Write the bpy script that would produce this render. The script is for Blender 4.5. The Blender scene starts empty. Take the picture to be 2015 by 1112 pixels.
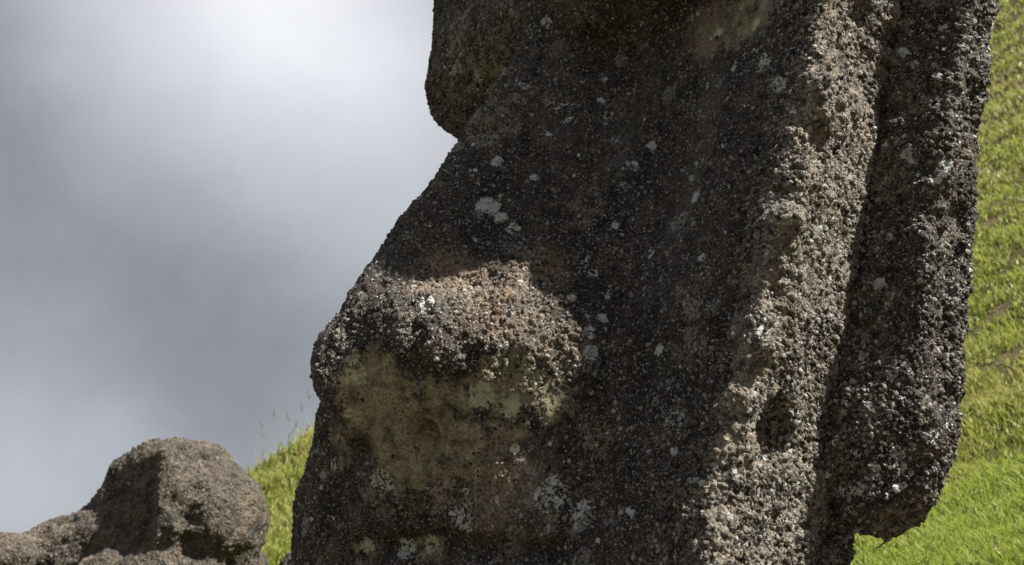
import bpy, math, time
import numpy as np
from mathutils import Vector, Matrix

T0 = time.time()
rng = np.random.default_rng(7)
scn = bpy.context.scene
COL = scn.collection

# ------------------------------------------------------------------ camera
F_PX = 2519.0                      # focal length in pixels of the 2015 px wide photograph (45 mm)
PITCH = math.radians(20)
CAM = np.array([0.0, 0.0, 1.6])
cF = np.array([0, math.cos(PITCH), math.sin(PITCH)])
cU = np.array([0, -math.sin(PITCH), math.cos(PITCH)])
cR = np.array([1.0, 0, 0])
cam_d = bpy.data.cameras.new('camera')
cam = bpy.data.objects.new('camera', cam_d); COL.objects.link(cam)
cam.location = CAM
cam.rotation_euler = (math.radians(90) + PITCH, 0, 0)
cam_d.sensor_width = 36; cam_d.lens = 45
cam_d.clip_start = 0.05; cam_d.clip_end = 3000
cam_d.dof.use_dof = True; cam_d.dof.focus_distance = 4.5; cam_d.dof.aperture_fstop = 4.5
scn.camera = cam


def ray(px, py):
    d = cF + (px - 1007.5) / F_PX * cR + (556 - py) / F_PX * cU
    return d


def P(px, py, depth):
    return CAM + depth * ray(px, py)


def unit(v):
    v = np.asarray(v, float)
    return v / np.linalg.norm(v)


# ------------------------------------------------------------------ statue frame
YAW = math.radians(55); LEAN = math.radians(12); ROLL = math.radians(3)
f_h = np.array([-math.sin(YAW), -math.cos(YAW), 0])
L_ = np.array([math.cos(YAW), -math.sin(YAW), 0])
Z_ = np.array([0, 0, 1.0])
B_ax = unit(math.cos(LEAN) * f_h + math.sin(LEAN) * Z_)
C_ax = unit(math.cos(LEAN) * Z_ - math.sin(LEAN) * f_h + math.sin(ROLL) * L_)
A_ax = unit(np.cross(B_ax, C_ax))
if A_ax @ L_ < 0: A_ax = -A_ax
B_ax = np.cross(C_ax, A_ax)
if B_ax @ f_h < 0: B_ax = -B_ax
ORG = P(1060, 640, 5.15)

# ------------------------------------------------------------------ sun, sky, exposure
SUN = unit(0.52 * L_ - 0.315 * f_h + 0.79 * Z_)
sun_d = bpy.data.lights.new('sun', 'SUN'); sun = bpy.data.objects.new('sun', sun_d); COL.objects.link(sun)
sun_d.energy = 5.0; sun_d.angle = math.radians(0.6); sun_d.color = (1.0, 0.93, 0.82)
sun.location = (6, -4, 12)
sun.rotation_euler = Vector(SUN).to_track_quat('Z', 'Y').to_euler()

world = bpy.data.worlds.new('World'); scn.world = world; world.use_nodes = True


class NT:
    """small helper to write node trees"""
    def __init__(s, tree):
        s.t = tree; s.n = tree.nodes; s.l = tree.links

    def node(s, typ, ins=None, **props):
        nd = s.n.new(typ)
        for k, v in props.items():
            setattr(nd, k, v)
        for k, v in (ins or {}).items():
            sock = nd.inputs[k]
            if isinstance(v, bpy.types.NodeSocket):
                s.l.new(v, sock)
            else:
                sock.default_value = v
        return nd

    def m(s, op, a, b=None, c=None, clamp=False):
        ins = {0: a}
        if b is not None: ins[1] = b
        if c is not None: ins[2] = c
        nd = s.node('ShaderNodeMath', ins, operation=op, use_clamp=clamp)
        return nd.outputs[0]

    def rng(s, v, a, b, c=0.0, d=1.0, smooth=False):
        nd = s.node('ShaderNodeMapRange', {'Value': v, 'From Min': a, 'From Max': b, 'To Min': c, 'To Max': d})
        nd.interpolation_type = 'SMOOTHSTEP' if smooth else 'LINEAR'
        return nd.outputs[0]

    def noise(s, vec, scale, detail=3.0, rough=0.55, out='Fac', dist=0.0):
        nd = s.node('ShaderNodeTexNoise', {'Vector': vec, 'Scale': scale, 'Detail': detail, 'Roughness': rough, 'Distortion': dist})
        return nd.outputs[out]

    def voro(s, vec, scale, feature='F1', rnd=1.0, smooth=None, detail=0.0):
        nd = s.node('ShaderNodeTexVoronoi', {'Vector': vec, 'Scale': scale, 'Randomness': rnd}, feature=feature)
        if smooth is not None: nd.inputs['Smoothness'].default_value = smooth
        return nd

    def mix(s, fac, a, b):
        nd = s.n.new('ShaderNodeMix'); nd.data_type = 'RGBA'
        for i, v in ((0, fac), (6, a), (7, b)):
            if isinstance(v, bpy.types.NodeSocket): s.l.new(v, nd.inputs[i])
            else: nd.inputs[i].default_value = v if i == 0 else (tuple(v) + (1,))[:4]
        return nd.outputs[2]

    def attr(s, name):
        return s.node('ShaderNodeAttribute', attribute_name=name).outputs['Fac']


def build_world():
    t = NT(world.node_tree); t.n.clear()
    out = t.node('ShaderNodeOutputWorld')
    bg = t.node('ShaderNodeBackground'); bg.inputs['Strength'].default_value = 0.1
    sky = t.node('ShaderNodeTexSky', sky_type='NISHITA', sun_disc=False)
    sky.sun_elevation = math.asin(SUN[2]); sky.sun_rotation = math.atan2(SUN[0], SUN[1])
    tc = t.node('ShaderNodeTexCoord')
    d = tc.outputs['Generated']
    # soft domain warp so that the cloud masses are not round
    w = t.noise(d, 2.6, 3, 0.5, 'Color')
    wv = t.node('ShaderNodeVectorMath', {0: w, 1: (0.5, 0.5, 0.5)}, operation='SUBTRACT').outputs[0]
    wv = t.node('ShaderNodeVectorMath', {0: wv}, operation='SCALE'); wv.inputs['Scale'].default_value = 0.16
    dv = t.node('ShaderNodeVectorMath', {0: d, 1: wv.outputs[0]}, operation='ADD').outputs[0]
    dn = t.node('ShaderNodeVectorMath', {0: dv}, operation='NORMALIZE').outputs[0]
    # big cloud masses: (px, py, radius px, brightness)
    val = t.m('ADD', t.m('MULTIPLY', t.noise(d, 1.7, 5, 0.5), 0.8), 1.22)
    blobs = [(540, -60, 420, 2.1), (780, 250, 380, 1.0), (300, 500, 420, -0.32), (80, 620, 420, -0.1), (560, 620, 300, -0.35),
             (120, 880, 300, 0.6), (560, 850, 260, -0.15), (30, 150, 380, -0.1),
             (300, 950, 300, 0.2)]
    for px, py, r, v in blobs:
        c = unit(ray(px, py))
        dd = t.node('ShaderNodeVectorMath', {0: dn, 1: tuple(c)}, operation='DISTANCE').outputs['Value']
        g = t.rng(dd, 0.0, r / F_PX * 1.35, 1.0, 0.0, True)
        val = t.m('ADD', val, t.m('MULTIPLY', g, v))
    fine = t.noise(dn, 4.2, 9, 0.6)
    val = t.m('ADD', val, t.m('MULTIPLY', t.m('SUBTRACT', fine, 0.5), 1.5))
    tone = t.mix(t.rng(val, 1.6, 4), (0.968, 0.985, 1.038), (0.977, 0.99, 1.02))
    cl = t.node('ShaderNodeVectorMath', {0: tone}, operation='SCALE')
    t.l.new(val, cl.inputs['Scale'])
    col = t.mix(0.93, sky.outputs[0], cl.outputs[0])
    t.l.new(col, bg.inputs['Color']); t.l.new(bg.outputs[0], out.inputs[0])


build_world()
vs = scn.view_settings
vs.view_transform = 'Standard'; vs.look = 'None'; vs.gamma = 1.0; vs.use_curve_mapping = False
vs.exposure = 1.2


# ------------------------------------------------------------------ value noise for numpy
def vnoise(p, scale, seed=0):
    q = p * scale + seed * 17.31
    i = np.floor(q).astype(np.int64); f = q - i; f = f * f * (3 - 2 * f)
    def h(ix, iy, iz):
        n = (ix * 374761393 + iy * 668265263 + iz * 2147483647 + seed * 144665) & 0xffffffff
        n = ((n ^ (n >> 13)) * 1274126177) & 0xffffffff
        return ((n ^ (n >> 16)) & 0xffff) / 65535.0
    x, y, z = i[..., 0], i[..., 1], i[..., 2]
    fx, fy, fz = f[..., 0], f[..., 1], f[..., 2]
    r = 0
    for dx in (0, 1):
        for dy in (0, 1):
            for dz in (0, 1):
                r = r + h(x + dx, y + dy, z + dz) * np.where(dx, fx, 1 - fx) * np.where(dy, fy, 1 - fy) * np.where(dz, fz, 1 - fz)
    return r * 2 - 1


def fbm(p, scale, octv=3, seed=0):
    s = 0; a = 1.0; n = 0
    for k in range(octv):
        s = s + a * vnoise(p, scale * 2 ** k, seed + k); n += a; a *= 0.5
    return s / n


# ------------------------------------------------------------------ signed distance toolkit
def smin(a, b, k):
    h = np.clip(0.5 + 0.5 * (b - a) / k, 0, 1)
    return b * (1 - h) + a * h - k * h * (1 - h)


def smax(a, b, k):
    return -smin(-a, -b, k)


def ell(p, c, r):
    q = (p - np.array(c)) / np.array(r)
    k0 = np.sqrt((q ** 2).sum(-1)) + 1e-9
    k1 = np.sqrt(((q / np.array(r)) ** 2).sum(-1)) + 1e-9
    return k0 * (k0 - 1) / k1


def rbox(p, c, h, r):
    q = np.abs(p - np.array(c)) - (np.array(h) - r)
    return np.sqrt((np.maximum(q, 0) ** 2).sum(-1)) + np.minimum(q.max(-1), 0) - r


def cap(p, a, b, r1, r2):
    a = np.array(a, float); b = np.array(b, float); ba = b - a
    h = np.clip(((p - a) @ ba) / (ba @ ba), 0, 1)
    d = p - a - h[..., None] * ba
    return np.sqrt((d ** 2).sum(-1)) - (r1 + (r2 - r1) * h)


def smoothstep(x, a, b):
    t = np.clip((x - a) / (b - a), 0, 1)
    return t * t * (3 - 2 * t)


extra = []          # (kind, centre, radii, blend) carved or added after placement on the surface


def sdf_head(p, ex=True):
    a, b, c = p[..., 0], p[..., 1], p[..., 2]
    aa = np.abs(a)
    # slab of the head, a little narrower towards the top of the cheeks, swept back at the sides
    q = p.copy()
    q[..., 0] = a - (0.06 + 0.07 * (c + 0.2) + (0.11 + 0.02 * smoothstep(c, -0.6, 0.2)) * smoothstep(b, -0.5, 0.0)) * smoothstep(a, 0.2, 0.9)
    q[..., 1] = b + 0.05 * smoothstep(-a, 0.5, 1.0) + 0.02 * np.sin(c * 2.1)
    d = rbox(q, (0.07, -0.36, 0.1), (1.06, 0.38, 3.3), 0.08)
    # hollow of the cheeks beside the nose
    for s in (1, -1):
        d = smax(d, -ell(p, (s * 0.60, 0.30, 0.55), (0.42, 0.36, 0.72)), 0.16)
    # heavy brow above
    q2 = p.copy(); q2[..., 2] = c - 0.02 * smoothstep(a, -0.2, 1.0) - 0.10 * smoothstep(b, 0.1, 0.45)
    q2[..., 1] = b - 0.07 * a
    br = rbox(q2, (-0.02, -0.02, 1.68), (1.12, 0.45, 0.46), 0.24)
    br = smin(br, rbox(p, (0.05, 0.0, 2.6), (1.1, 0.42, 0.85), 0.25), 0.2)
    d = smin(d, br, 0.14)
    # nose: bridge, straight ridge, keel-shaped underside and wings
    def plane(q, A, B, C):
        nn = unit(np.cross(np.array(B) - A, np.array(C) - A))
        if (np.array((0, 0.05, -0.3)) - A) @ nn > 0: nn = -nn
        return (q - np.array(A)) @ nn
    m_ = p.copy(); m_[..., 0] = -a
    A0, B0, C0 = np.array((0, 0.36, 1.35)), np.array((0, 0.965, -0.50)), np.array((0.66, 0.02, -0.16))
    K0, W0 = np.array((0, 0.42, -0.95)), np.array((0.60, 0.0, -0.70))
    n = smax(plane(p, A0, B0, C0), plane(m_, A0, B0, C0), 0.13)
    un = smax(plane(p, B0, K0, W0), plane(m_, B0, K0, W0), 0.05)
    n = smax(n, un, 0.10)
    n = smax(smax(n, c - 1.5, 0.1), -b - 0.35, 0.05)
    for s in (1, -1):
        n = smin(n, ell(p, (s * 0.38, 0.20, -0.31), (0.19, 0.25, 0.20)), 0.16)
    n = smin(n, ell(p, (0.20, 0.50, -0.36), (0.22, 0.26, 0.18)), 0.14)
    n = smin(n, ell(p, (-0.30, 0.46, -0.48), (0.15, 0.22, 0.22)), 0.08)
    d = smin(d, n, 0.07)
    # nostrils
    for s in (1, -1):
        d = smax(d, -ell(p, (s * 0.22, 0.46, -0.68), (0.06, 0.10, 0.10)), 0.05)
    # broad muzzle and pouting upper lip
    qm = p.copy(); cs, sn = math.cos(.40), math.sin(.40)
    qm[..., 0] = a * cs - b * sn; qm[..., 1] = a * sn + b * cs
    qm[..., 1] += 0.30 * (-0.95 - c)
    mz = rbox(qm, (-0.12, -0.07, -1.52), (0.76, 0.44, 1.04), 0.40)
    d = smin(d, mz, 0.22)
    d = smax(d, -cap(p, (-0.9, 0.78, -1.50), (0.8, 0.72, -1.50), 0.12, 0.12), 0.06)
    d = smin(d, ell(p, (0, 0.0, -2.1), (0.85, 0.72, 0.42)), 0.1)
    # shallow furrow in front of the ear
    d = smax(d, -cap(p, (1.25 + .07 * 2.6, -0.50, 2.4), (1.25 - .07 * 1.8, -0.50, -2.0), 0.05, 0.05), 0.05)
    if ex:
        for kind, cc, rr, k in extra:
            e = ell(p, cc, rr)
            d = smin(d, e, k) if kind > 0 else smax(d, -e, k)
    return d


def sdf_ear(p, s=1):
    q = p.copy(); q[..., 0] = q[..., 0] * s - 0.05 - 0.07 * (q[..., 2] + 0.2)
    q[..., 1] = q[..., 1] - 0.085 * q[..., 2] * smoothstep(q[..., 1], -0.5, -0.8)
    d = rbox(q, (1.20, -0.65, 1.12), (0.21, 0.18, 1.60), 0.12)
    d = smax(d, (q[..., 0] - 1.15) * 0.3 + (q[..., 1] + 0.46) * 0.954, 0.05)
    d = smin(d, ell(q, (1.19, -0.65, -0.46), (0.20, 0.20, 0.30)), 0.1)
    d = smax(d, -cap(q, (1.42, -0.68, 2.0), (1.42, -0.68, -0.3), 0.07, 0.05), 0.08)
    return d


def sdf_all(p):
    return np.minimum(sdf_head(p), sdf_ear(p))


def to_local(w):
    d = np.asarray(w) - ORG
    return np.stack([d @ A_ax, d @ B_ax, d @ C_ax], -1)


def surf(px, py, fn=None, start=3.0, stop=9.0):
    """first point of the carved surface seen at a place, in statue coordinates"""
    fn = fn or sdf_all
    r = ray(px, py); t = start
    for _ in range(90):
        p = to_local(CAM + t * r)[None]
        d = float(fn(p)[0])
        if d < 0.002 or t > stop: break
        t += d * 0.7
    return p[0], t


def surface_nets(fn, xs, ys, zs):
    X, Y, Zg = np.meshgrid(xs, ys, zs, indexing='ij')
    V = np.empty(X.shape, np.float32)
    step = 24
    for i in range(0, len(xs), step):
        V[i:i + step] = fn(np.stack([X[i:i + step], Y[i:i + step], Zg[i:i + step]], -1))
    S = V < 0
    nx, ny, nz = V.shape
    cnt = np.zeros((nx - 1, ny - 1, nz - 1), np.float32)
    acc = np.zeros((nx - 1, ny - 1, nz - 1, 3), np.float32)
    coords = (xs, ys, zs)
    for ax in range(3):
        sl0 = [slice(None)] * 3; sl1 = [slice(None)] * 3
        sl0[ax] = slice(0, -1); sl1[ax] = slice(1, None)
        v0, v1 = V[tuple(sl0)], V[tuple(sl1)]
        cr = (v0 < 0) != (v1 < 0)
        t = np.where(cr, v0 / np.where(cr, v0 - v1, 1), 0)
        pos = np.stack([X[tuple(sl0)], Y[tuple(sl0)], Zg[tuple(sl0)]], -1).astype(np.float32)
        dl = np.diff(coords[ax]); shp = [1, 1, 1]; shp[ax] = -1
        pos[..., ax] += t * dl.reshape(shp)
        o = [i for i in range(3) if i != ax]
        for u in (0, 1):
            for w in (0, 1):
                sl = [slice(None)] * 3
                sl[o[0]] = slice(u, V.shape[o[0]] - 1 + u); sl[o[1]] = slice(w, V.shape[o[1]] - 1 + w)
                c_ = cr[tuple(sl)]
                cnt += c_; acc += pos[tuple(sl)] * c_[..., None]
    act = cnt > 0
    idx = -np.ones(cnt.shape, np.int64); idx[act] = np.arange(act.sum())
    verts = acc[act] / cnt[act][:, None]
    faces = []
    for ax in range(3):
        sl0 = [slice(1, -1)] * 3; sl1 = [slice(1, -1)] * 3
        sl0[ax] = slice(0, -1); sl1[ax] = slice(1, None)
        s0, s1 = S[tuple(sl0)], S[tuple(sl1)]
        w = np.argwhere(s0 != s1)
        if len(w) == 0: continue
        inside_first = s0[tuple(w.T)]
        g = w.copy(); o = [i for i in range(3) if i != ax]
        g[:, o[0]] += 1; g[:, o[1]] += 1
        def cell(du, dv):
            c = g.copy(); c[:, o[0]] -= du; c[:, o[1]] -= dv
            return idx[tuple(c.T)]
        q = np.stack([cell(0, 0), cell(1, 0), cell(1, 1), cell(0, 1)], 1)
        flip = inside_first if ax != 1 else ~inside_first
        q[~flip] = q[~flip][:, ::-1]
        faces.append(q)
    return verts, np.concatenate(faces)


def mesh_from(name, verts, faces, mat=None, smooth=True, attrs=None):
    me = bpy.data.meshes.new(name)
    n = faces.shape[1]
    me.vertices.add(len(verts)); me.vertices.foreach_set('co', np.asarray(verts, np.float32).ravel())
    me.loops.add(faces.size); me.loops.foreach_set('vertex_index', faces.astype(np.int32).ravel())
    me.polygons.add(len(faces)); me.polygons.foreach_set('loop_start', np.arange(0, faces.size, n, dtype=np.int32))
    me.update(calc_edges=True)
    if smooth:
        me.polygons.foreach_set('use_smooth', np.ones(len(faces), bool))
    for k, v in (attrs or {}).items():
        at = me.attributes.new(k, 'FLOAT', 'POINT'); at.data.foreach_set('value', np.asarray(v, np.float32))
    if mat: me.materials.append(mat)
    me.validate()
    return me


def link(name, me, parent=None, **props):
    o = bpy.data.objects.new(name, me); COL.objects.link(o)
    if parent is not None: o.parent = parent
    for k, v in props.items(): o[k] = v
    return o


def subsurf(o, lv):
    md = o.modifiers.new('smooth', 'SUBSURF'); md.levels = lv; md.render_levels = lv
    md.use_limit_surface = False


# ------------------------------------------------------------------ materials
def stone_material(name, gain=1.0, size=1.0, rough_amp=1.0, warm=0.0, carved=False):
    m = bpy.data.materials.new(name); m.use_nodes = True
    m.displacement_method = 'BOTH'
    t = NT(m.node_tree); t.n.clear()
    out = t.node('ShaderNodeOutputMaterial')
    bs = t.node('ShaderNodeBsdfPrincipled')
    tc = t.node('ShaderNodeTexCoord'); P0 = tc.outputs['Object']
    # a slight wobble so cells are not perfect
    wob = t.noise(P0, 30 / size, 2, 0.5, 'Color')
    wob = t.node('ShaderNodeVectorMath', {0: wob, 1: (0.5, 0.5, 0.5)}, operation='SUBTRACT').outputs[0]
    sc = t.node('ShaderNodeVectorMath', {0: wob}, operation='SCALE'); sc.inputs['Scale'].default_value = 0.014 * size
    Pw = t.node('ShaderNodeVectorMath', {0: P0, 1: sc.outputs[0]}, operation='ADD').outputs[0]

    smoothm = t.attr('smoothness')       # worn, finer-grained parts
    moss = t.attr('moss'); pale = t.attr('pale'); brown = t.attr('brown'); mineral_sun = t.attr('mineral_sun')
    rough = t.m('SUBTRACT', 1.0, smoothm)

    big = t.noise(P0, 2.2 / size, 4, 0.55)
    mid = t.noise(P0, 8.0 / size, 4, 0.6)
    lump = t.voro(P0, 15 / size, 'SMOOTH_F1', 1.0, 0.6).outputs['Distance']
    v1 = t.voro(Pw, 42 / size); v2 = t.voro(Pw, 82 / size); v3 = t.voro(Pw, 170 / size)
    pits = t.noise(P0, 24 / size, 3, 0.65)

    def dome(v, r):
        x = t.m('DIVIDE', v.outputs['Distance'], r)
        x = t.m('SUBTRACT', 1.0, t.m('MULTIPLY', x, x))
        return t.m('MAXIMUM', x, 0.0)
    # which cells carry a knob
    sel1 = t.node('ShaderNodeSeparateColor', {0: v1.outputs['Color']}).outputs
    sel2 = t.node('ShaderNodeSeparateColor', {0: v2.outputs['Color']}).outputs
    sel3 = t.node('ShaderNodeSeparateColor', {0: v3.outputs['Color']}).outputs
    dens = t.rng(t.noise(P0, 3.6 / size, 4, 0.6), 0.36, 0.62, 0.15, 1.0)
    g1 = t.m('MULTIPLY', dome(v1, 0.62), t.rng(sel1[0], 0.45, 0.9))
    g2 = t.m('MULTIPLY', dome(v2, 0.62), t.rng(sel2[0], 0.25, 0.8))
    g3 = t.m('MULTIPLY', dome(v3, 0.6), sel3[0])

    def S(x, k): return t.m('MULTIPLY', x, k * size * rough_amp)
    gr = t.m('ADD', t.m('ADD', S(g1, 0.012), S(g2, 0.009)), S(g3, 0.0045))
    gr = t.m('MULTIPLY', gr, t.rng(dens, 0, 1, 0.5, 1.0))
    if carved:          # the larger relief is in the mesh already
        h = t.m('MULTIPLY', gr, t.rng(rough, 0, 1, 0.25, 1.0))
    else:
        h = S(t.m('SUBTRACT', big, 0.5), 0.10)
        h = t.m('ADD', h, S(t.m('SUBTRACT', mid, 0.5), 0.055))
        h = t.m('SUBTRACT', h, S(lump, 0.020))
        h = t.m('ADD', h, S(t.m('SUBTRACT', pits, 0.5), 0.032))
        h = t.m('ADD', h, gr)
    fine = t.noise(P0, 260 / size, 3, 0.7)
    h = t.m('ADD', h, S(t.m('SUBTRACT', fine, 0.5), 0.0045))
    disp = t.node('ShaderNodeDisplacement', {'Height': h, 'Midlevel': 0.0, 'Scale': 1.0})
    t.l.new(disp.outputs[0], out.inputs['Displacement'])

    # colours
    n1 = t.noise(P0, 5.5 / size, 5, 0.62)
    n2 = t.noise(P0, 19 / size, 4, 0.65)
    n3 = t.noise(P0, 90 / size, 4, 0.7)
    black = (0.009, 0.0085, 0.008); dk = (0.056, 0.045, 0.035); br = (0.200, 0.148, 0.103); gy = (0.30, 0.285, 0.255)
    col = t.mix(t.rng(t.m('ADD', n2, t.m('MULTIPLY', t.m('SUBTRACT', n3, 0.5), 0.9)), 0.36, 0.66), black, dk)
    bm = t.m('ADD', t.m('MULTIPLY', t.m('SUBTRACT', n1, 0.5), 2.2), t.m('MULTIPLY', t.m('SUBTRACT', n3, 0.48), 2.2))
    bm = t.m('ADD', bm, t.m('ADD', t.m('MULTIPLY', brown, 0.9), warm))
    col = t.mix(t.m('MULTIPLY', t.rng(bm, 0.2, 1.0), 0.8), col, br)
    # rain streaks and broad stains
    sv = t.node('ShaderNodeVectorMath', {0: P0, 1: (1.0, 1.0, 0.2)}, operation='MULTIPLY').outputs[0]
    st1 = t.noise(sv, 6.5 / size, 5, 0.6); st2 = t.noise(sv, 4.0 / size, 6, 0.65, dist=0.4)
    col = t.mix(t.m('MULTIPLY', t.rng(st2, 0.50, 0.68), 0.55), col, (0.115, 0.105, 0.092))
    col = t.mix(t.m('MULTIPLY', t.rng(t.m('SUBTRACT', st1, t.m('MULTIPLY', brown, 0.12)), 0.48, 0.62), 0.75), col, black)
    # mineral grey weathered crust, which also paints the sunlit side lighter
    mm = t.m('ADD', t.m('MULTIPLY', mineral_sun, 1.0), t.m('MULTIPLY', t.m('SUBTRACT', n3, 0.5), 2.0))
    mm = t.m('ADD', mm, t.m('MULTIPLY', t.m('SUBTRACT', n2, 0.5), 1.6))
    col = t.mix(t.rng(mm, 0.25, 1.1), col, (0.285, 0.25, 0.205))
    # grey grains
    k2 = t.m('MULTIPLY', t.rng(v2.outputs['Distance'], 0.44, 0.26), t.rng(t.m('ADD', sel2[1], t.m('MULTIPLY', dens, 0.32)), 0.78, 0.9))
    k1 = t.m('MULTIPLY', t.rng(v1.outputs['Distance'], 0.42, 0.30), t.rng(t.m('ADD', sel1[1], t.m('MULTIPLY', dens, 0.2)), 0.99, 1.04))
    k3 = t.m('MULTIPLY', t.rng(v3.outputs['Distance'], 0.5, 0.3), t.rng(t.m('ADD', sel3[1], t.m('MULTIPLY', dens, 0.4)), 0.86, 1.0))
    kk = t.m('MAXIMUM', t.m('MAXIMUM', k1, k2), t.m('MULTIPLY', k3, 0.7))
    kk = t.m('MULTIPLY', kk, t.rng(n3, 0.3, 0.6, 0.45, 1.0))
    kk = t.m('MULTIPLY', kk, t.rng(rough, 0, 1, 0.35, 1.0))
    gcol = t.mix(sel2[2], (0.16, 0.155, 0.145), (0.42, 0.43, 0.42))
    col = t.mix(kk, col, gcol)
    # olive moss and bare brown tuff in sheltered places, with ground-bounced light painted in
    mo = t.m('ADD', moss, t.m('MULTIPLY', t.m('SUBTRACT', n2, 0.5), 1.7))
    mo = t.m('MULTIPLY', t.rng(t.m('ADD', mo, t.m('MULTIPLY', t.m('SUBTRACT', n3, 0.5), 1.2)), 0.3, 0.7), t.rng(moss, 0.02, 0.3))
    mcol = t.mix(t.rng(n2, 0.35, 0.65), (0.14, 0.122, 0.075), (0.36, 0.32, 0.22))
    mcol = t.mix(t.rng(n3, 0.50, 0.66), mcol, (0.035, 0.031, 0.018))
    n4 = t.noise(P0, 230 / size, 3, 0.75)
    mcol = t.mix(t.m('MULTIPLY', t.rng(n4, 0.50, 0.60), 0.6), mcol, (0.05, 0.045, 0.027))
    mcol = t.mix(t.m('MULTIPLY', t.rng(n4, 0.44, 0.36), 0.5), mcol, (0.42, 0.40, 0.30))
    col = t.mix(t.m('MULTIPLY', mo, 0.85), col, mcol)
    # pale lichen rosettes
    pm = t.m('ADD', pale, t.m('MULTIPLY', t.m('SUBTRACT', n2, 0.5), 2.0))
    pm = t.m('ADD', pm, t.m('MULTIPLY', t.m('SUBTRACT', n3, 0.5), 2.4))
    pm = t.m('MULTIPLY', pm, t.rng(pale, 0.02, 0.25))
    pcol = t.mix(t.rng(moss, 0.2, 0.6), (0.36, 0.385, 0.38), (0.34, 0.36, 0.24))
    col = t.mix(t.rng(pm, 0.44, 0.64), col, pcol)
    # scattered small rosettes everywhere
    vr = t.voro(Pw, 9 / size); vrs = t.node('ShaderNodeSeparateColor', {0: vr.outputs['Color']}).outputs
    rr = t.m('MULTIPLY', t.rng(vrs[0], 0.55, 1.0, 0.0, 0.45), 1.0)
    rm = t.m('ADD', t.m('SUBTRACT', rr, vr.outputs['Distance']), t.m('MULTIPLY', t.m('SUBTRACT', n3, 0.5), 0.55))
    rm = t.m('MULTIPLY', t.rng(rm, 0.0, 0.1), t.rng(n3, 0.40, 0.56))
    col = t.mix(t.m('MULTIPLY', rm, 0.6), col, t.mix(vrs[1], (0.15, 0.135, 0.125), (0.30, 0.315, 0.31)))
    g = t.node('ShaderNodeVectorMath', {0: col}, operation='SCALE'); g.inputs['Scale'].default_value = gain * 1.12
    t.l.new(g.outputs[0], bs.inputs['Base Color'])
    t.l.new(t.rng(n3, 0.3, 0.7, 0.75, 0.95), bs.inputs['Roughness'])
    bs.inputs['Specular IOR Level'].default_value = 0.35
    t.l.new(bs.outputs[0], out.inputs['Surface'])
    return m


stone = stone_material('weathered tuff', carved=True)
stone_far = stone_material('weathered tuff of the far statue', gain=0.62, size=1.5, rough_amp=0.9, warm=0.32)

# ------------------------------------------------------------------ carve local features where they sit on the stone
def knob(px, py, r, depth=0.0, kind=1, k=0.04, sq=(1, 1, 1)):
    p, t = surf(px, py)
    if t > 8.5: return
    extra_pending.append((kind, p + np.array([0, 0, 0]), np.array(sq) * r, k))


extra_pending = []
for a_ in [(1602, 165, 0.05), (1620, 235, 0.05), (1540, 440, 0.06), (1500, 690, 0.05), (1450, 780, 0.05), (1105, 585, 0.035)]:
    knob(a_[0], a_[1], a_[2])
for px_ in range(690, 1090, 30):
    knob(px_, 1088 - 16 * math.sin((px_ - 690) / 127), 0.06, kind=-1, k=0.02)
knob(712, 888, 0.07, kind=-1, k=0.03, sq=(1, 1, 1.2))
for a_ in [(1540, 855, 0.10, (.7, .8, 1.2)), (1636, 1095, 0.08, (.8, .8, 1.3)), (1535, 590, 0.06, (.7, .8, 1.3)), (1790, 560, .07, (1, .8, .5)), (1770, 690, .08, (1, .8, .5)), (1850, 900, .07, (1, .8, .5)), (1830, 330, .07, (.8, .8, .6)),
           (1650, 300, 0.04, (.8, .8, 1.2))]:
    knob(a_[0], a_[1], a_[2], kind=-1, sq=a_[3])
extra.extend(extra_pending)

# ------------------------------------------------------------------ the big stone head
def ax_grid(lo, flo, fhi, hi, fine, coarse):
    return np.concatenate([np.arange(lo, flo, coarse), np.arange(flo, fhi, fine), np.arange(fhi, hi + coarse, coarse)])


FINE = 0.021
xs = ax_grid(-1.3, -0.95, 1.35, 1.7, FINE, 0.03)
ys = ax_grid(-1.0, -0.75, 0.9, 1.0, FINE, 0.04)
zs = ax_grid(-3.7, -1.45, 1.6, 3.4, FINE, 0.075)
hv, hf = surface_nets(sdf_head, xs, ys, zs)
print('head', len(hv), time.time() - T0)


def splat(r, v, p, rad, w):
    k = np.nonzero((np.abs(v[:, 2] - p[2]) < 1.2 * rad) & (np.abs(v[:, 0] - p[0]) < 1.2 * rad))[0]
    d = np.sqrt(((v[k] - p) ** 2).sum(1)) / rad
    r[k] = np.maximum(r[k], w * np.clip(1.35 - d * d, 0, 1))


def blob_attr(v, spots, fn=None):
    """spots: (px, py, radius m, weight[, stretch]) placed on the surface"""
    r = np.zeros(len(v))
    for s in spots:
        p, t = surf(s[0], s[1])
        if t > 8.5: continue
        splat(r, v, p, s[2], s[3])
    return r


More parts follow.
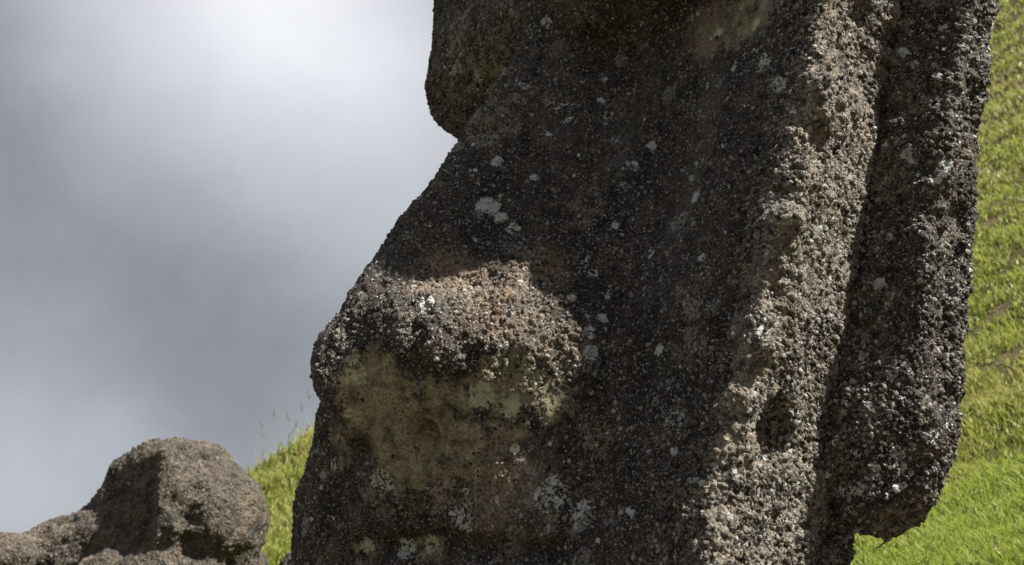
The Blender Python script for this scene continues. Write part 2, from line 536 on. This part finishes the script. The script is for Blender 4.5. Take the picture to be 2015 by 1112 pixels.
PALE = [(960, 408, .05, .9), (985, 430, .03, .8), (1010, 450, .035, .7), (1282, 288, .022, 1.0), (1375, 392, .028, 1.0), (1186, 627, .024, 1.1),
        (1290, 510, .02, .8), (1385, 508, .02, .8), (1245, 330, .035, .5), (1225, 375, .035, .5), (1078, 45, .03, .9), (1500, 125, .05, .55),
        (1535, 168, .05, .6), (1440, 128, .03, .7), (1485, 45, .03, .8), (1155, 660, .03, .8), (1160, 700, .035, .6), (1165, 540, .03, .55),
        (1320, 885, .02, .9), (1320, 820, .05, .4), (950, 780, .055, .85), (1000, 800, .05, .7), (1050, 745, .04, .6), (700, 730, .06, .55), (650, 740, .04, .6),
        (1015, 885, .018, 1.0), (760, 945, .05, .5), (655, 915, .03, .6), (720, 1075, .04, .6), (800, 1080, .045, .7), (850, 1070, .035, .7), (910, 1020, .05, .6),
        (1085, 975, .07, .45), (1145, 1010, .06, .42), (1120, 240, .03, .5), (1080, 265, .015, .9), (1110, 215, .05, .35), (1030, 170, .03, .5),
        (840, 600, .03, .7), (1430, 290, .02, .6), (1190, 580, .03, .5), (1695, 700, .03, .6), (940, 165, .08, .45), (900, 130, .06, .35), (1690, 880, .06, .4), (1680, 980, .06, .4)]
BROW = [(770, 965, .14, .36), (900, 985, .15, .36), (1010, 955, .14, .32), (1110, 1000, .14, .3), (1150, 880, .1, .3), (1380, 660, .14, .3), (1150, 420, .12, .25), (1230, 200, .1, .22), (1330, 1000, .12, .25), (940, 150, .3, .34), (880, 80, .25, .34), (980, 50, .25, .34), (900, 220, .2, .3), (960, 240, .15, .45), (1000, 210, .1, .4)]
MOSS = [(740, 770, .17, .8), (760, 820, .17, .8), (820, 870, .17, .85), (900, 880, .15, .7), (880, 800, .14, .6), (1000, 760, .14, .8), (1080, 790, .10, .6), (1000, 840, .1, .5), (680, 870, .12, .7),
        (960, 160, .15, .5), (900, 60, .15, .35), (1480, 20, .16, .7), (1420, 60, .12, .5), (850, 1085, .08, .5), (720, 1090, .08, .45), (1000, 1085, .07, .4),
        (1640, 20, .1, .4), (1850, 980, .16, .35), (1780, 1020, .12, .4)]
BROWN = [(880, 560, .18, .9), (1000, 600, .2, .8), (1060, 540, .14, .7), (1100, 680, .12, .8), (1390, 60, .15, .9), (1650, 400, .1, .4), (1600, 250, .1, .5), (1680, 300, .2, .4), (950, 930, .2, .5), (1450, 770, .1, .4)]
NOSE = [(880, 570, .16, 1), (980, 570, .16, 1), (1060, 570, .14, 1), (780, 620, .14, 1), (1080, 660, .13, 1), (900, 660, .13, 1), (700, 650, .1, 1), (1000, 670, .12, 1)]
SMOO = [(760, 790, .2, 1.0), (830, 850, .2, 1.0), (880, 800, .16, .8), (1050, 850, .16, .8), (1000, 900, .2, .7), (700, 850, .15, .8), (850, 1000, .2, .4),
        (1390, 60, .15, .7), (1480, 20, .14, .8), (1160, 420, .2, .25), (1300, 450, .3, .35), (1250, 300, .3, .3), (800, 450, .3, .35), (880, 330, .25, .45), (700, 990, .2, .4), (1130, 850, .1, .6)]


def edge_at(v):
    # lateral position of the front corner of the head at each height
    c = v[:, 2]
    return 1.13 + 0.06 + 0.07 * (c + 0.2) + (0.11 + 0.02 * smoothstep(c, -0.6, 0.2)) * smoothstep(v[:, 1], -0.5, 0.0)


def stone_attrs(v):
    E = edge_at(v)
    mineral_sun = smoothstep(v[:, 0], E - 0.22, E - 0.02) * 0.54 * (1 - 0.62 * smoothstep(v[:, 1], -0.50, -0.58))  # crust strongest past the front corner, sunlight on that side put into the colour
    pale = blob_attr(v, PALE)
    g2 = np.random.default_rng(5)
    ok = np.nonzero((v[:, 2] > -1.3) & (v[:, 2] < 1.5) & (v[:, 1] > -0.9))[0]
    if len(ok):
        for i in g2.choice(ok, 420):
            splat(pale, v, v[i], g2.uniform(.006, .012) * (1 + 2.2 * g2.uniform() ** 5), g2.uniform(.45, .95))
        for _ in range(26):                 # colonies
            ctr = v[g2.choice(ok)]
            for j in range(9):
                splat(pale, v, ctr + g2.normal(0, .035, 3), g2.uniform(.008, .02), g2.uniform(.4, .8))
    sm = np.maximum(blob_attr(v, SMOO), 0.33 * (1 - smoothstep(v[:, 0], E - 0.36, E - 0.06)))
    mineral_sun = np.maximum(mineral_sun, blob_attr(v, BROW))
    nosy = blob_attr(v, NOSE)
    sm = np.clip(sm - 0.9 * nosy, 0, 1)
    return {'pale': pale, 'moss': blob_attr(v, MOSS), 'brown': blob_attr(v, BROWN), 'smoothness': sm, 'mineral_sun': mineral_sun}


M_local = Matrix(((A_ax[0], B_ax[0], C_ax[0], ORG[0]), (A_ax[1], B_ax[1], C_ax[1], ORG[1]), (A_ax[2], B_ax[2], C_ax[2], ORG[2]), (0, 0, 0, 1)))


def refine(verts, faces, lv):
    """Catmull-Clark refinement, returned as plain arrays"""
    me = mesh_from('tmp', verts, faces)
    o = bpy.data.objects.new('tmp', me); COL.objects.link(o); subsurf(o, lv)
    dg = bpy.context.evaluated_depsgraph_get(); ev = o.evaluated_get(dg); m2 = ev.to_mesh()
    n = len(m2.vertices); v = np.empty(n * 3, np.float32); m2.vertices.foreach_get('co', v)
    nr_ = np.empty(n * 3, np.float32); m2.vertices.foreach_get('normal', nr_)
    f = np.empty(len(m2.loops), np.int32); m2.loops.foreach_get('vertex_index', f)
    ev.to_mesh_clear(); bpy.data.objects.remove(o); bpy.data.meshes.remove(me)
    return v.reshape(-1, 3).astype(float), nr_.reshape(-1, 3).astype(float), f.reshape(-1, 4)


def billow(p, scale, seed):
    return np.abs(vnoise(p, scale, seed)) * 2 - 0.6


def erode(v, nrm, sm):
    ro = 1.0 - sm
    st = v * np.array([1.0, 1.0, 0.55])
    h = 0.030 * fbm(v, 2.3, 3, 2)
    h += (0.45 + 0.55 * ro) * 0.028 * fbm(st, 6.5, 3, 5)
    h += ro ** 1.3 * (0.009 * billow(st, 12.0, 11) + 0.007 * billow(v, 25.0, 12) + 0.005 * billow(v, 48.0, 13) + 0.006 * vnoise(v, 90.0, 14))
    h += 0.034 * np.clip(ro - 0.62, 0, 1) * (v[:, 0] < 0.6) * fbm(v, 9.0, 3, 71)
    # deeper pockets where the tuff has crumbled
    pk = smoothstep(fbm(v, 4.2, 2, 31), 0.18, 0.5)
    h -= ro * (0.015 + 0.02 * (v[:, 0] > 0.75)) * pk * (0.6 + 0.4 * vnoise(v, 20, 4))
    return v + nrm * h[:, None]


def carve(name, verts, faces, lv, parent=None):
    v, nrm, f = refine(verts, faces, lv)
    at = stone_attrs(v)
    if name == 'ear': at['mineral_sun'] = at['mineral_sun'] * 0.45
    v2 = erode(v, nrm, np.clip(at['smoothness'], 0, 1))
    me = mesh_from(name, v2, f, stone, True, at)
    o = link(name, me, parent)
    print(name, len(v2), time.time() - T0)
    return o, v2, f, at


head, hv2, hf2, hat = carve('stone_statue', hv, hf, 2)
head['label'] = 'huge dark weathered stone head with long nose and ear, filling the right of the view'
head['category'] = 'stone statue'
head.matrix_world = M_local
skins = [(hv2, hf2, hat)]
for s in (1, -1):
    fe = FINE if s == 1 else 0.06
    ev, ef = surface_nets(lambda p: sdf_ear(p, s), np.sort(s * np.arange(0.85, 1.75, fe)), np.arange(-1.2, -0.3, fe), ax_grid(-1.05, -1.0, 1.6, 2.85, fe, 0.075))
    e, v2, f2, a2 = carve('ear', ev, ef, 2 if s == 1 else 1, head)
    if s == 1: skins.append((v2, f2, a2))


# ------------------------------------------------------------------ crusty round grains that stand on the stone
def grain_material():
    m = bpy.data.materials.new('grey lichen grains'); m.use_nodes = True
    t = NT(m.node_tree); bs = t.n['Principled BSDF']
    oi = t.node('ShaderNodeObjectInfo'); tc = t.node('ShaderNodeTexCoord')
    r = oi.outputs['Random']
    cr = t.node('ShaderNodeValToRGB', {0: r}); e = cr.color_ramp.elements
    cr.color_ramp.interpolation = 'LINEAR'
    for i, (p_, c_) in enumerate([(0.0, (.020, .018, .016)), (.30, (.055, .046, .038)), (.52, (.16, .132, .102)), (.72, (.30, .275, .232)), (.90, (.42, .42, .40)), (1.0, (.56, .58, .57))]):
        el = e[i] if i < 2 else e.new(p_)
        el.position = p_; el.color = c_ + (1,)
    n = t.noise(tc.outputs['Object'], 2.2, 4, 0.7)
    c = t.mix(t.rng(n, 0.42, 0.66), cr.outputs[0], (0.035, 0.031, 0.027))
    t.l.new(c, bs.inputs['Base Color']); bs.inputs['Roughness'].default_value = 0.85
    bs.inputs['Specular IOR Level'].default_value = 0.35
    bp = t.node('ShaderNodeBump', {'Height': n, 'Strength': 0.6, 'Distance': 0.3}); t.l.new(bp.outputs[0], bs.inputs['Normal'])
    return m


def scatter_grains(name, pts, nrm, scl, parent, mat):
    me = bpy.data.meshes.new(name)
    me.vertices.add(len(pts)); me.vertices.foreach_set('co', pts.astype(np.float32).ravel())
    for k, v, ty in (('up', nrm, 'FLOAT_VECTOR'), ('size', scl, 'FLOAT_VECTOR')):
        a_ = me.attributes.new(k, ty, 'POINT'); a_.data.foreach_set('vector', v.astype(np.float32).ravel())
    a_ = me.attributes.new('spin', 'FLOAT', 'POINT'); a_.data.foreach_set('value', rng.uniform(0, 6.28, len(pts)).astype(np.float32))
    me.materials.append(mat)
    o = link(name, me, parent, kind='stuff')
    ng = bpy.data.node_groups.new('grains on the stone', 'GeometryNodeTree')
    ng.interface.new_socket('Geometry', in_out='INPUT', socket_type='NodeSocketGeometry')
    ng.interface.new_socket('Geometry', in_out='OUTPUT', socket_type='NodeSocketGeometry')
    N = ng.nodes; Lk = ng.links
    gi = N.new('NodeGroupInput'); go = N.new('NodeGroupOutput')
    def named(nm, ty):
        n = N.new('GeometryNodeInputNamedAttribute'); n.data_type = ty; n.inputs['Name'].default_value = nm; return n.outputs[0]
    ico = N.new('GeometryNodeMeshIcoSphere'); ico.inputs['Radius'].default_value = 1.0; ico.inputs['Subdivisions'].default_value = 2
    nz = N.new('ShaderNodeTexNoise'); nz.inputs['Scale'].default_value = 0.9
    vm = N.new('ShaderNodeVectorMath'); vm.operation = 'SUBTRACT'; Lk.new(nz.outputs['Color'], vm.inputs[0]); vm.inputs[1].default_value = (.5, .5, .5)
    vs_ = N.new('ShaderNodeVectorMath'); vs_.operation = 'SCALE'; Lk.new(vm.outputs[0], vs_.inputs[0]); vs_.inputs['Scale'].default_value = 1.3
    sp = N.new('GeometryNodeSetPosition'); Lk.new(ico.outputs['Mesh'], sp.inputs['Geometry']); Lk.new(vs_.outputs[0], sp.inputs['Offset'])
    ss = N.new('GeometryNodeSetShadeSmooth'); Lk.new(sp.outputs[0], ss.inputs[0])
    sm_ = N.new('GeometryNodeSetMaterial'); sm_.inputs['Material'].default_value = mat; Lk.new(ss.outputs[0], sm_.inputs['Geometry'])
    al = N.new('FunctionNodeAlignRotationToVector'); al.axis = 'Z'; Lk.new(named('up', 'FLOAT_VECTOR'), al.inputs['Vector'])
    rr = N.new('FunctionNodeRotateRotation'); rr.rotation_space = 'LOCAL'; Lk.new(al.outputs[0], rr.inputs[0])
    aa = N.new('FunctionNodeAxisAngleToRotation'); aa.inputs['Axis'].default_value = (0, 0, 1); Lk.new(named('spin', 'FLOAT'), aa.inputs['Angle'])
    Lk.new(aa.outputs[0], rr.inputs[1])
    ip = N.new('GeometryNodeInstanceOnPoints')
    Lk.new(gi.outputs[0], ip.inputs['Points']); Lk.new(sm_.outputs[0], ip.inputs['Instance'])
    Lk.new(rr.outputs[0], ip.inputs['Rotation']); Lk.new(named('size', 'FLOAT_VECTOR'), ip.inputs['Scale'])
    Lk.new(ip.outputs[0], go.inputs[0])
    md = o.modifiers.new('grains', 'NODES'); md.node_group = ng
    return o


gp, gn, gs = [], [], []
cam_l = to_local(CAM)
for v, f, at in skins:
    c = v[f].mean(1)
    nn = np.cross(v[f[:, 2]] - v[f[:, 0]], v[f[:, 3]] - v[f[:, 1]])
    ar = np.linalg.norm(nn, axis=1) / 2; nn = nn / (2 * ar[:, None] + 1e-12)
    if ((nn * (c - c.mean(0))).sum(1)).mean() < 0: nn = -nn
    near = (c[:, 2] > -1.7) & (c[:, 2] < 1.9) & ((nn * (cam_l - c)).sum(1) > -0.6)
    sm = np.clip(at['smoothness'][f[:, 0]], 0, 1)
    ed = smoothstep(c[:, 0], edge_at(c) - 0.36, edge_at(c) - 0.06)
    cl = (0.08 + smoothstep(fbm(c * np.array([1, 1, .6]), 4.2, 3, 51), -0.16, 0.22)) * (0.15 + smoothstep(fbm(c, 13.0, 2, 52), -0.35, 0.3))
    wingtop = np.clip(at['brown'][f[:, 0]], 0, 1)
    rate = (6000 + 8500 * ed + 3000 * wingtop) * cl * (1 - 0.93 * sm ** 0.8) + 150
    pr = rate * ar * near
    k = np.repeat(np.arange(len(f)), rng.poisson(pr))
    u = rng.uniform(0, 1, (len(k), 2))
    q = v[f[k]]
    p = (q[:, 0] * ((1 - u[:, 0]) * (1 - u[:, 1]))[:, None] + q[:, 1] * (u[:, 0] * (1 - u[:, 1]))[:, None] + q[:, 2] * (u[:, 0] * u[:, 1])[:, None] + q[:, 3] * ((1 - u[:, 0]) * u[:, 1])[:, None])
    r = np.clip(np.exp(rng.normal(math.log(0.0045), 0.46, len(k))), 0.002, 0.0105) * (0.78 + 0.32 * ed[k])
    big_ = rng.uniform(0, 1, len(k)) < 0.008; r[big_] *= 1.5
    gs.append(np.stack([r * rng.uniform(.8, 1.2, len(k)), r * rng.uniform(.8, 1.2, len(k)), r * rng.uniform(.5, .9, len(k))], 1))
    gp.append(p + nn[k] * (r * 0.25)[:, None]); gn.append(nn[k] + rng.normal(0, .15, (len(k), 3)))
gp, gn, gs = map(np.concatenate, (gp, gn, gs))
print('grains', len(gp), time.time() - T0)
scatter_grains('lichen_grains', gp, gn, gs, head, grain_material())

# ------------------------------------------------------------------ the far statue at lower left
FD = 12.0
FO = P(340, 1010, FD)


def far_p(px, py, dd=0.0):
    return P(px, py, FD + dd) - FO


SF = F_PX / FD


def sdf_far(p):
    d = ell(p, far_p(345, 1010, .2), (.80, .8, .70))
    d = smax(d, (p - far_p(318, 970, -.52)) @ unit((-.62, -.75, .12)), .08)
    d = smax(d, (p - far_p(420, 960, -.50)) @ unit((.55, -.80, .25)), .10)
    d = smin(d, ell(p, far_p(430, 1040, .1), (.42, .7, .55)), .12)
    d = smin(d, cap(p, far_p(250, 1060, .3), far_p(40, 1128, .1), .42, .36), .15)
    d = smin(d, ell(p, far_p(10, 1112, -.2), (.36, .4, .30)), .06)
    d = smin(d, rbox(p, far_p(330, 1300, .25), (.85, .6, 1.15), .2), .1)
    d = smin(d, ell(p, far_p(300, 1165, -.45), (.75, .4, .5)), .05)
    # sunken eye hollow and neck groove
    d = smax(d, -ell(p, far_p(240, 1010, -.62), (.28, .22, .30)), .12)
    d = smax(d, -cap(p, far_p(405, 950, -.60), far_p(345, 1050, -.62), .07, .07), .06)
    d = smin(d, cap(p, far_p(330, 900, -.25), far_p(345, 1050, -.5), .12, .12), .1)
    d = d + 0.05 * fbm(p, 2.6, 3, 61) + 0.03 * billow(p, 4.5, 63)
    return d


fx = np.arange(-2.3, 1.3, 0.04); fv, ff = surface_nets(sdf_far, fx, np.arange(-1.3, 1.5, 0.04), np.arange(-2.9, 1.0, 0.04))
z0 = np.zeros(len(fv))
fst = link('stone_statue', mesh_from('stone_statue', fv, ff, stone_far, True, {'mineral_sun': z0 + 0.25, 'brown': z0 + 0.2, 'pale': z0, 'moss': z0, 'smoothness': z0}),
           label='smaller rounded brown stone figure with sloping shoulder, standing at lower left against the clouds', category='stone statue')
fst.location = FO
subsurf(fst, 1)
print('far', len(fv), time.time() - T0)

# ------------------------------------------------------------------ hillside
sky_pts = [(-900, 1500), (100, 1160), (500, 937), (560, 902), (620, 868), (900, 690), (1300, 425), (1700, 160), (1950, 2), (2100, -110), (2500, -300), (3200, -500)]
tab_az, tab_e = [], []
for px, py in sky_pts:
    d = ray(px, py); tab_az.append(math.atan2(d[0], d[1])); tab_e.append(d[2] / math.hypot(d[0], d[1]))
tab_az = [-math.pi] + tab_az + [1.4, math.pi]; tab_e = [0.0] + tab_e + [0.7, 0.0]


def hill(x, y):
    r = np.hypot(x, y) + 1e-6; az = np.arctan2(x, y)
    E = np.interp(az, tab_az, tab_e)
    R = np.interp(az, [-3.1, -.3, -.15, .35, 1.2, 3.1], [40, 24, 24, 45, 45, 40])
    u = np.log(r)
    k = np.interp(u, np.log([7.0, 8.5, 12.0, 20.0, 45.0]), [0.12, 0.23, 0.335, 0.66, 1.0])
    kl = np.interp(u, np.log([7.0, 12.0, 16.0, 24.0]), [0.1, 0.42, 0.66, 1.0])
    w = smoothstep(az, -0.12, 0.25)
    k = kl * (1 - w) + k * w
    z = 1.6 * smoothstep(r, 3.0, 7.5) + np.minimum(r, R) * E * k * smoothstep(r, 2.0, 8.0)
    z = z - 0.35 * np.maximum(r - R, 0) ** 1.0 * smoothstep(r - R, -1, 14)
    p = np.stack([x, y, np.zeros_like(x)], -1)
    amp = smoothstep(r, 5, 14)
    z = z + amp * (0.16 * fbm(p, 0.45, 3, 3) + 0.05 * fbm(p, 2.2, 2, 9)) 
    # cattle-track terraces on the slope
    z = z + 0.07 * amp * np.sin(r * 3.0 + 2.5 * fbm(p, 0.25, 2, 5)) * smoothstep(r, 11, 15)
    return np.maximum(z, -12)


def grass_tone(x, y):
    p = np.stack([x, y, np.zeros_like(x)], -1)
    return fbm(p, 0.5, 4, 21), fbm(p, 1.7, 3, 33)


azs = np.concatenate([np.linspace(-math.pi, -0.35, 60)[:-1], np.linspace(-0.35, 0.55, 300)[:-1], np.linspace(0.55, math.pi, 60)])
rs = np.concatenate([[0.01], np.geomspace(0.5, 7, 25)[:-1], np.geomspace(7, 55, 260)[:-1], np.geomspace(55, 1500, 30)])
AZ, RR = np.meshgrid(azs, rs, indexing='ij')
TX, TY = RR * np.sin(AZ), RR * np.cos(AZ)
TZ = hill(TX, TY)
gv = np.stack([TX, TY, TZ], -1).reshape(-1, 3)
na, nr = AZ.shape
I = np.arange(na * nr).reshape(na, nr)
gf = np.stack([I[:-1, :-1], I[:-1, 1:], I[1:, 1:], I[1:, :-1]], -1).reshape(-1, 4)[:, ::-1]


def ground_material():
    m = bpy.data.materials.new('grassy soil'); m.use_nodes = True
    t = NT(m.node_tree); bs = t.n['Principled BSDF']
    tc = t.node('ShaderNodeTexCoord'); p = tc.outputs['Object']
    a = t.noise(p, 1.3, 5, 0.6); b = t.noise(p, 14, 5, 0.7)
    col = t.mix(t.rng(a, 0.4, 0.6), (0.075, 0.085, 0.022), (0.13, 0.105, 0.06))
    col = t.mix(t.rng(b, 0.45, 0.7), col, (0.03, 0.032, 0.014))
    # unseen paler earth round the camera, added to bounce light under the nose
    ds = t.node('ShaderNodeVectorMath', {0: p, 1: (1.0, 2.5, 0.0)}, operation='DISTANCE').outputs['Value']
    ds = t.m('ADD', ds, t.m('MULTIPLY', t.m('SUBTRACT', a, 0.5), 3.0))
    col = t.mix(t.rng(ds, 6.5, 4.8), col, t.mix(t.rng(b, .35, .65), (0.10, 0.085, 0.062), (0.17, 0.145, 0.11)))
    t.l.new(col, bs.inputs['Base Color']); bs.inputs['Roughness'].default_value = 1.0
    bs.inputs['Specular IOR Level'].default_value = 0.1
    bp = t.node('ShaderNodeBump', {'Height': b, 'Strength': 1.0, 'Distance': 0.05}); t.l.new(bp.outputs[0], bs.inputs['Normal'])
    return m


hillo = link('hillside', mesh_from('hillside', gv, gf, ground_material()), kind='structure')
print('hill', time.time() - T0)

# ------------------------------------------------------------------ grass
def grass_material():
    m = bpy.data.materials.new('grass blades'); m.use_nodes = True
    t = NT(m.node_tree); t.n.clear()
    out = t.node('ShaderNodeOutputMaterial')
    dry = t.attr('dry'); rn = t.attr('rnd'); tip = t.attr('tip')
    g = t.mix(rn, (0.150, 0.225, 0.028), (0.350, 0.430, 0.070))
    g = t.mix(t.m('MULTIPLY', t.attr('lush'), 0.8), g, (0.200, 0.330, 0.045))
    g = t.mix(dry, g, (0.40, 0.33, 0.17))
    g = t.mix(t.m('MULTIPLY', tip, 0.35), g, (0.38, 0.36, 0.11))
    df = t.node('ShaderNodeBsdfPrincipled', {'Base Color': g, 'Roughness': 0.5, 'Specular IOR Level': 0.35})
    tr = t.node('ShaderNodeBsdfTranslucent', {'Color': g})
    mx = t.node('ShaderNodeMixShader', {0: 0.45}); t.l.new(df.outputs[0], mx.inputs[1]); t.l.new(tr.outputs[0], mx.inputs[2])
    t.l.new(mx.outputs[0], out.inputs[0])
    return m


def blades(n, az0, az1, r0, r1, hs=1.0):
    az = rng.uniform(az0, az1, n); r = np.exp(rng.uniform(math.log(r0), math.log(r1), n))
    x, y = r * np.sin(az), r * np.cos(az)
    t1, t2 = grass_tone(x, y)
    pc = np.stack([x, y, np.zeros_like(x)], -1)
    cl = fbm(pc * (9.0 / np.maximum(r, 9.0))[:, None] ** 0, 3.2, 3, 41)
    keep = rng.uniform(-1, 1, n) < (cl * 3.6 + 0.15 + np.where(r < 11.5, 0.9, 0.0))
    x, y, r, t1, t2, cl = [q[keep] for q in (x, y, r, t1, t2, cl)]
    n = len(x)
    z = hill(x, y)
    lush = smoothstep(r + 1.5 * t1 + 0.8 * t2, 13.5, 10.3)
    h = hs * (rng.uniform(.04, .12, n) * (1 + 0.5 * cl) * (1 + 0.035 * r) + 0.05 * lush * rng.uniform(0, 1, n))
    wd = (0.0024 + 0.00055 * r) * rng.uniform(.7, 1.4, n)
    th = rng.uniform(0, 2 * math.pi, n); bend = rng.uniform(.05, .8, n) * h
    bd = rng.uniform(0, 2 * math.pi, n)
    bx, by = np.cos(bd) * bend, np.sin(bd) * bend
    sx, sy = np.cos(th) * wd, np.sin(th) * wd
    base = np.stack([x, y, z - 0.01], -1)
    def pt(f, s, w): 
        return base + np.stack([bx * f * f + sx * s * w, by * f * f + sy * s * w, h * f * (1 - .25 * f)], -1)
    v = np.stack([pt(0, -1, 1), pt(0, 1, 1), pt(.55, 1, .8), pt(.55, -1, .8), pt(1, 0, 0)], 1).reshape(-1, 3)
    k = np.arange(n)[:, None] * 5
    f = np.concatenate([k + np.array([[0, 1, 2]]), k + np.array([[0, 2, 3]]), k + np.array([[3, 2, 4]])], 0)
    dry = np.clip(0.15 + 0.02 * (az[keep] < 0) + 0.55 * t1 + 0.35 * t2 - 0.35 * lush + rng.normal(0, .2, n) + 0.2 * smoothstep(r, 12, 30), 0, 1)
    dry = np.where(rng.uniform(0, 1, n) < 0.06, 0.9, dry)
    rnd = np.clip(rng.uniform(0, 1, n) * .8 + .25 * cl + .25 * lush, 0, 1)
    tip = np.tile([0, 0, .5, .5, 1.0], n)
    return v, f, np.repeat(dry, 5), np.repeat(rnd, 5), tip, np.repeat(lush * rng.uniform(.5, 1, n), 5)


parts = [blades(150000, 0.27, 0.42, 7.3, 50), blades(60000, -0.24, -0.10, 11, 27, 1.5), blades(1500, -0.24, -0.08, 22.0, 24.5, 2.4), blades(70000, 0.42, 0.62, 7.0, 48),
         blades(45000, -0.10, 0.27, 8.0, 45), blades(20000, -0.45, -0.24, 12, 26)]
off = 0; V_, F_, D_, R_, T_, U_ = [], [], [], [], [], []
for v, f, d, r_, tp, lu in parts:
    U_.append(lu)
    V_.append(v); F_.append(f + off); off += len(v); D_.append(d); R_.append(r_); T_.append(tp)
gm = mesh_from('grass', np.concatenate(V_), np.concatenate(F_), grass_material(), False,
               {'dry': np.concatenate(D_), 'rnd': np.concatenate(R_), 'tip': np.concatenate(T_), 'lush': np.concatenate(U_)})
link('grass', gm, kind='stuff', label='short green and straw coloured grass covering the hillside', category='grass')
print('grass', off // 5, time.time() - T0)


# ------------------------------------------------------------------ tubes: stalks and twig
def tube(pts, radii, sides=5):
    pts = np.asarray(pts, float); V = []; Fc = []
    for i, p in enumerate(pts):
        d = unit(pts[min(i + 1, len(pts) - 1)] - pts[max(i - 1, 0)])
        u = unit(np.cross(d, [0.3, 1, 0.2])); w = np.cross(d, u)
        for k in range(sides):
            a = 2 * math.pi * k / sides
            V.append(p + radii[i] * (math.cos(a) * u + math.sin(a) * w))
    for i in range(len(pts) - 1):
        for k in range(sides):
            k2 = (k + 1) % sides
            Fc.append((i * sides + k, i * sides + k2, (i + 1) * sides + k2, (i + 1) * sides + k))
    return np.array(V), np.array(Fc)


def join(lst):
    V, F2, o = [], [], 0
    for v, f in lst:
        V.append(v); F2.append(f + o); o += len(v)
    return np.concatenate(V), np.concatenate(F2)


def simple_mat(name, c1, c2, scale=40):
    m = bpy.data.materials.new(name); m.use_nodes = True
    t = NT(m.node_tree); bs = t.n['Principled BSDF']
    tc = t.node('ShaderNodeTexCoord')
    t.l.new(t.mix(t.rng(t.noise(tc.outputs['Object'], scale, 3), .35, .65), c1, c2), bs.inputs['Base Color'])
    bs.inputs['Roughness'].default_value = 0.8
    return m


straw = simple_mat('dry straw', (0.16, 0.13, 0.09), (0.26, 0.22, 0.14))
stalk_meshes = []
for k in range(4):
    H = [0.62, 0.8, 0.55, 0.95][k]; lean = [0.12, -0.2, 0.25, -0.1][k]
    pts = [(lean * f * f * H * 1.2, 0.03 * math.sin(3 * f), H * f) for f in np.linspace(0, 1, 9)]
    lst = [tube(pts, np.linspace(.005, .0025, 9))]
    tp = np.array(pts[-1]); dr = unit(np.array(pts[-1]) - np.array(pts[-3]))
    for j in range(9):
        b0 = tp - dr * 0.018 * j
        s = (-1) ** j
        e0 = b0 + dr * 0.03 + np.array([s * 0.022, 0.01 * (j % 3 - 1), 0])
        lst.append(tube([b0, (b0 + e0) / 2, e0], [.004, .008, .002], 4) if False else tube([b0, (b0 + e0) / 2, e0], [.004, .008, .002], 5))
    v, f = join(lst)
    stalk_meshes.append(mesh_from('grass_stalk', v, f, straw))
STALKS = [(508, 930), (530, 918), (538, 914), (545, 912), (560, 905), (578, 894), (590, 887), (598, 880), (612, 874), (624, 868), (628, 866), (520, 925), (570, 898)]
for i, (px, py) in enumerate(STALKS):
    d = ray(px, py); az = math.atan2(d[0], d[1]); r = 23.3
    x, y = r * math.sin(az), r * math.cos(az)
    o = link('grass_stalk', stalk_meshes[i % 4], label='thin dry grass stalk with seed head standing on the left skyline', category='grass stalk',
             group='dry stalks on the left skyline')
    o.location = (x, y, float(hill(np.array([x]), np.array([y]))[0]) - 0.03)
    o.rotation_euler = (0, 0, 0.4 * math.sin(i * 2.3))
    s = 0.75 + 0.35 * math.sin(i * 1.7) ** 2 + (0.35 if i in (9,) else 0)
    o.scale = (s, s, s)

# twig caught under the ear lobe
wood = simple_mat('dry twig bark', (0.10, 0.075, 0.05), (0.2, 0.15, 0.1), 80)
p0, t0 = surf(1738, 1048, sdf_ear)
dep = t0 if t0 < 8 else 5.2
tw = join([tube([P(1728, 1052, dep), P(1745, 1066, dep), P(1750, 1062, dep - .02), P(1752, 1046, dep)], [.004, .004, .003, .003]),
           tube([P(1745, 1064, dep), P(1735, 1072, dep - .01), P(1724, 1080, dep - .03)], [.003, .003, .002]),
           tube([P(1737, 1050, dep), P(1740, 1060, dep), P(1748, 1066, dep)], [.003, .002, .002])])
link('dry_twig', mesh_from('dry_twig', tw[0], tw[1], wood), label='tiny dry bent twig hanging under the stone ear lobe', category='twig')

# boulder in the shade of the hillside beside the head
bp = P(602, 1085, 13.5) 


def sdf_boulder(p):
    return smin(ell(p, (0, 0, 0), (.32, .3, .24)), ell(p, (.15, .05, -.12), (.3, .3, .22)), .1) + 0.03 * vnoise(p, 5, 3)


bv, bf = surface_nets(sdf_boulder, np.arange(-.6, .7, .05), np.arange(-.5, .6, .05), np.arange(-.6, .5, .05))
z1 = np.zeros(len(bv))
bo = link('boulder', mesh_from('boulder', bv, bf, stone_far, True, {'mineral_sun': z1 + .2, 'brown': z1, 'pale': z1, 'moss': z1, 'smoothness': z1}),
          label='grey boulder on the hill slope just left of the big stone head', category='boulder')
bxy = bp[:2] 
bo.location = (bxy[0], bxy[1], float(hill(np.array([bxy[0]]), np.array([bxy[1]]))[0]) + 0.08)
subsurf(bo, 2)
print('done', time.time() - T0)
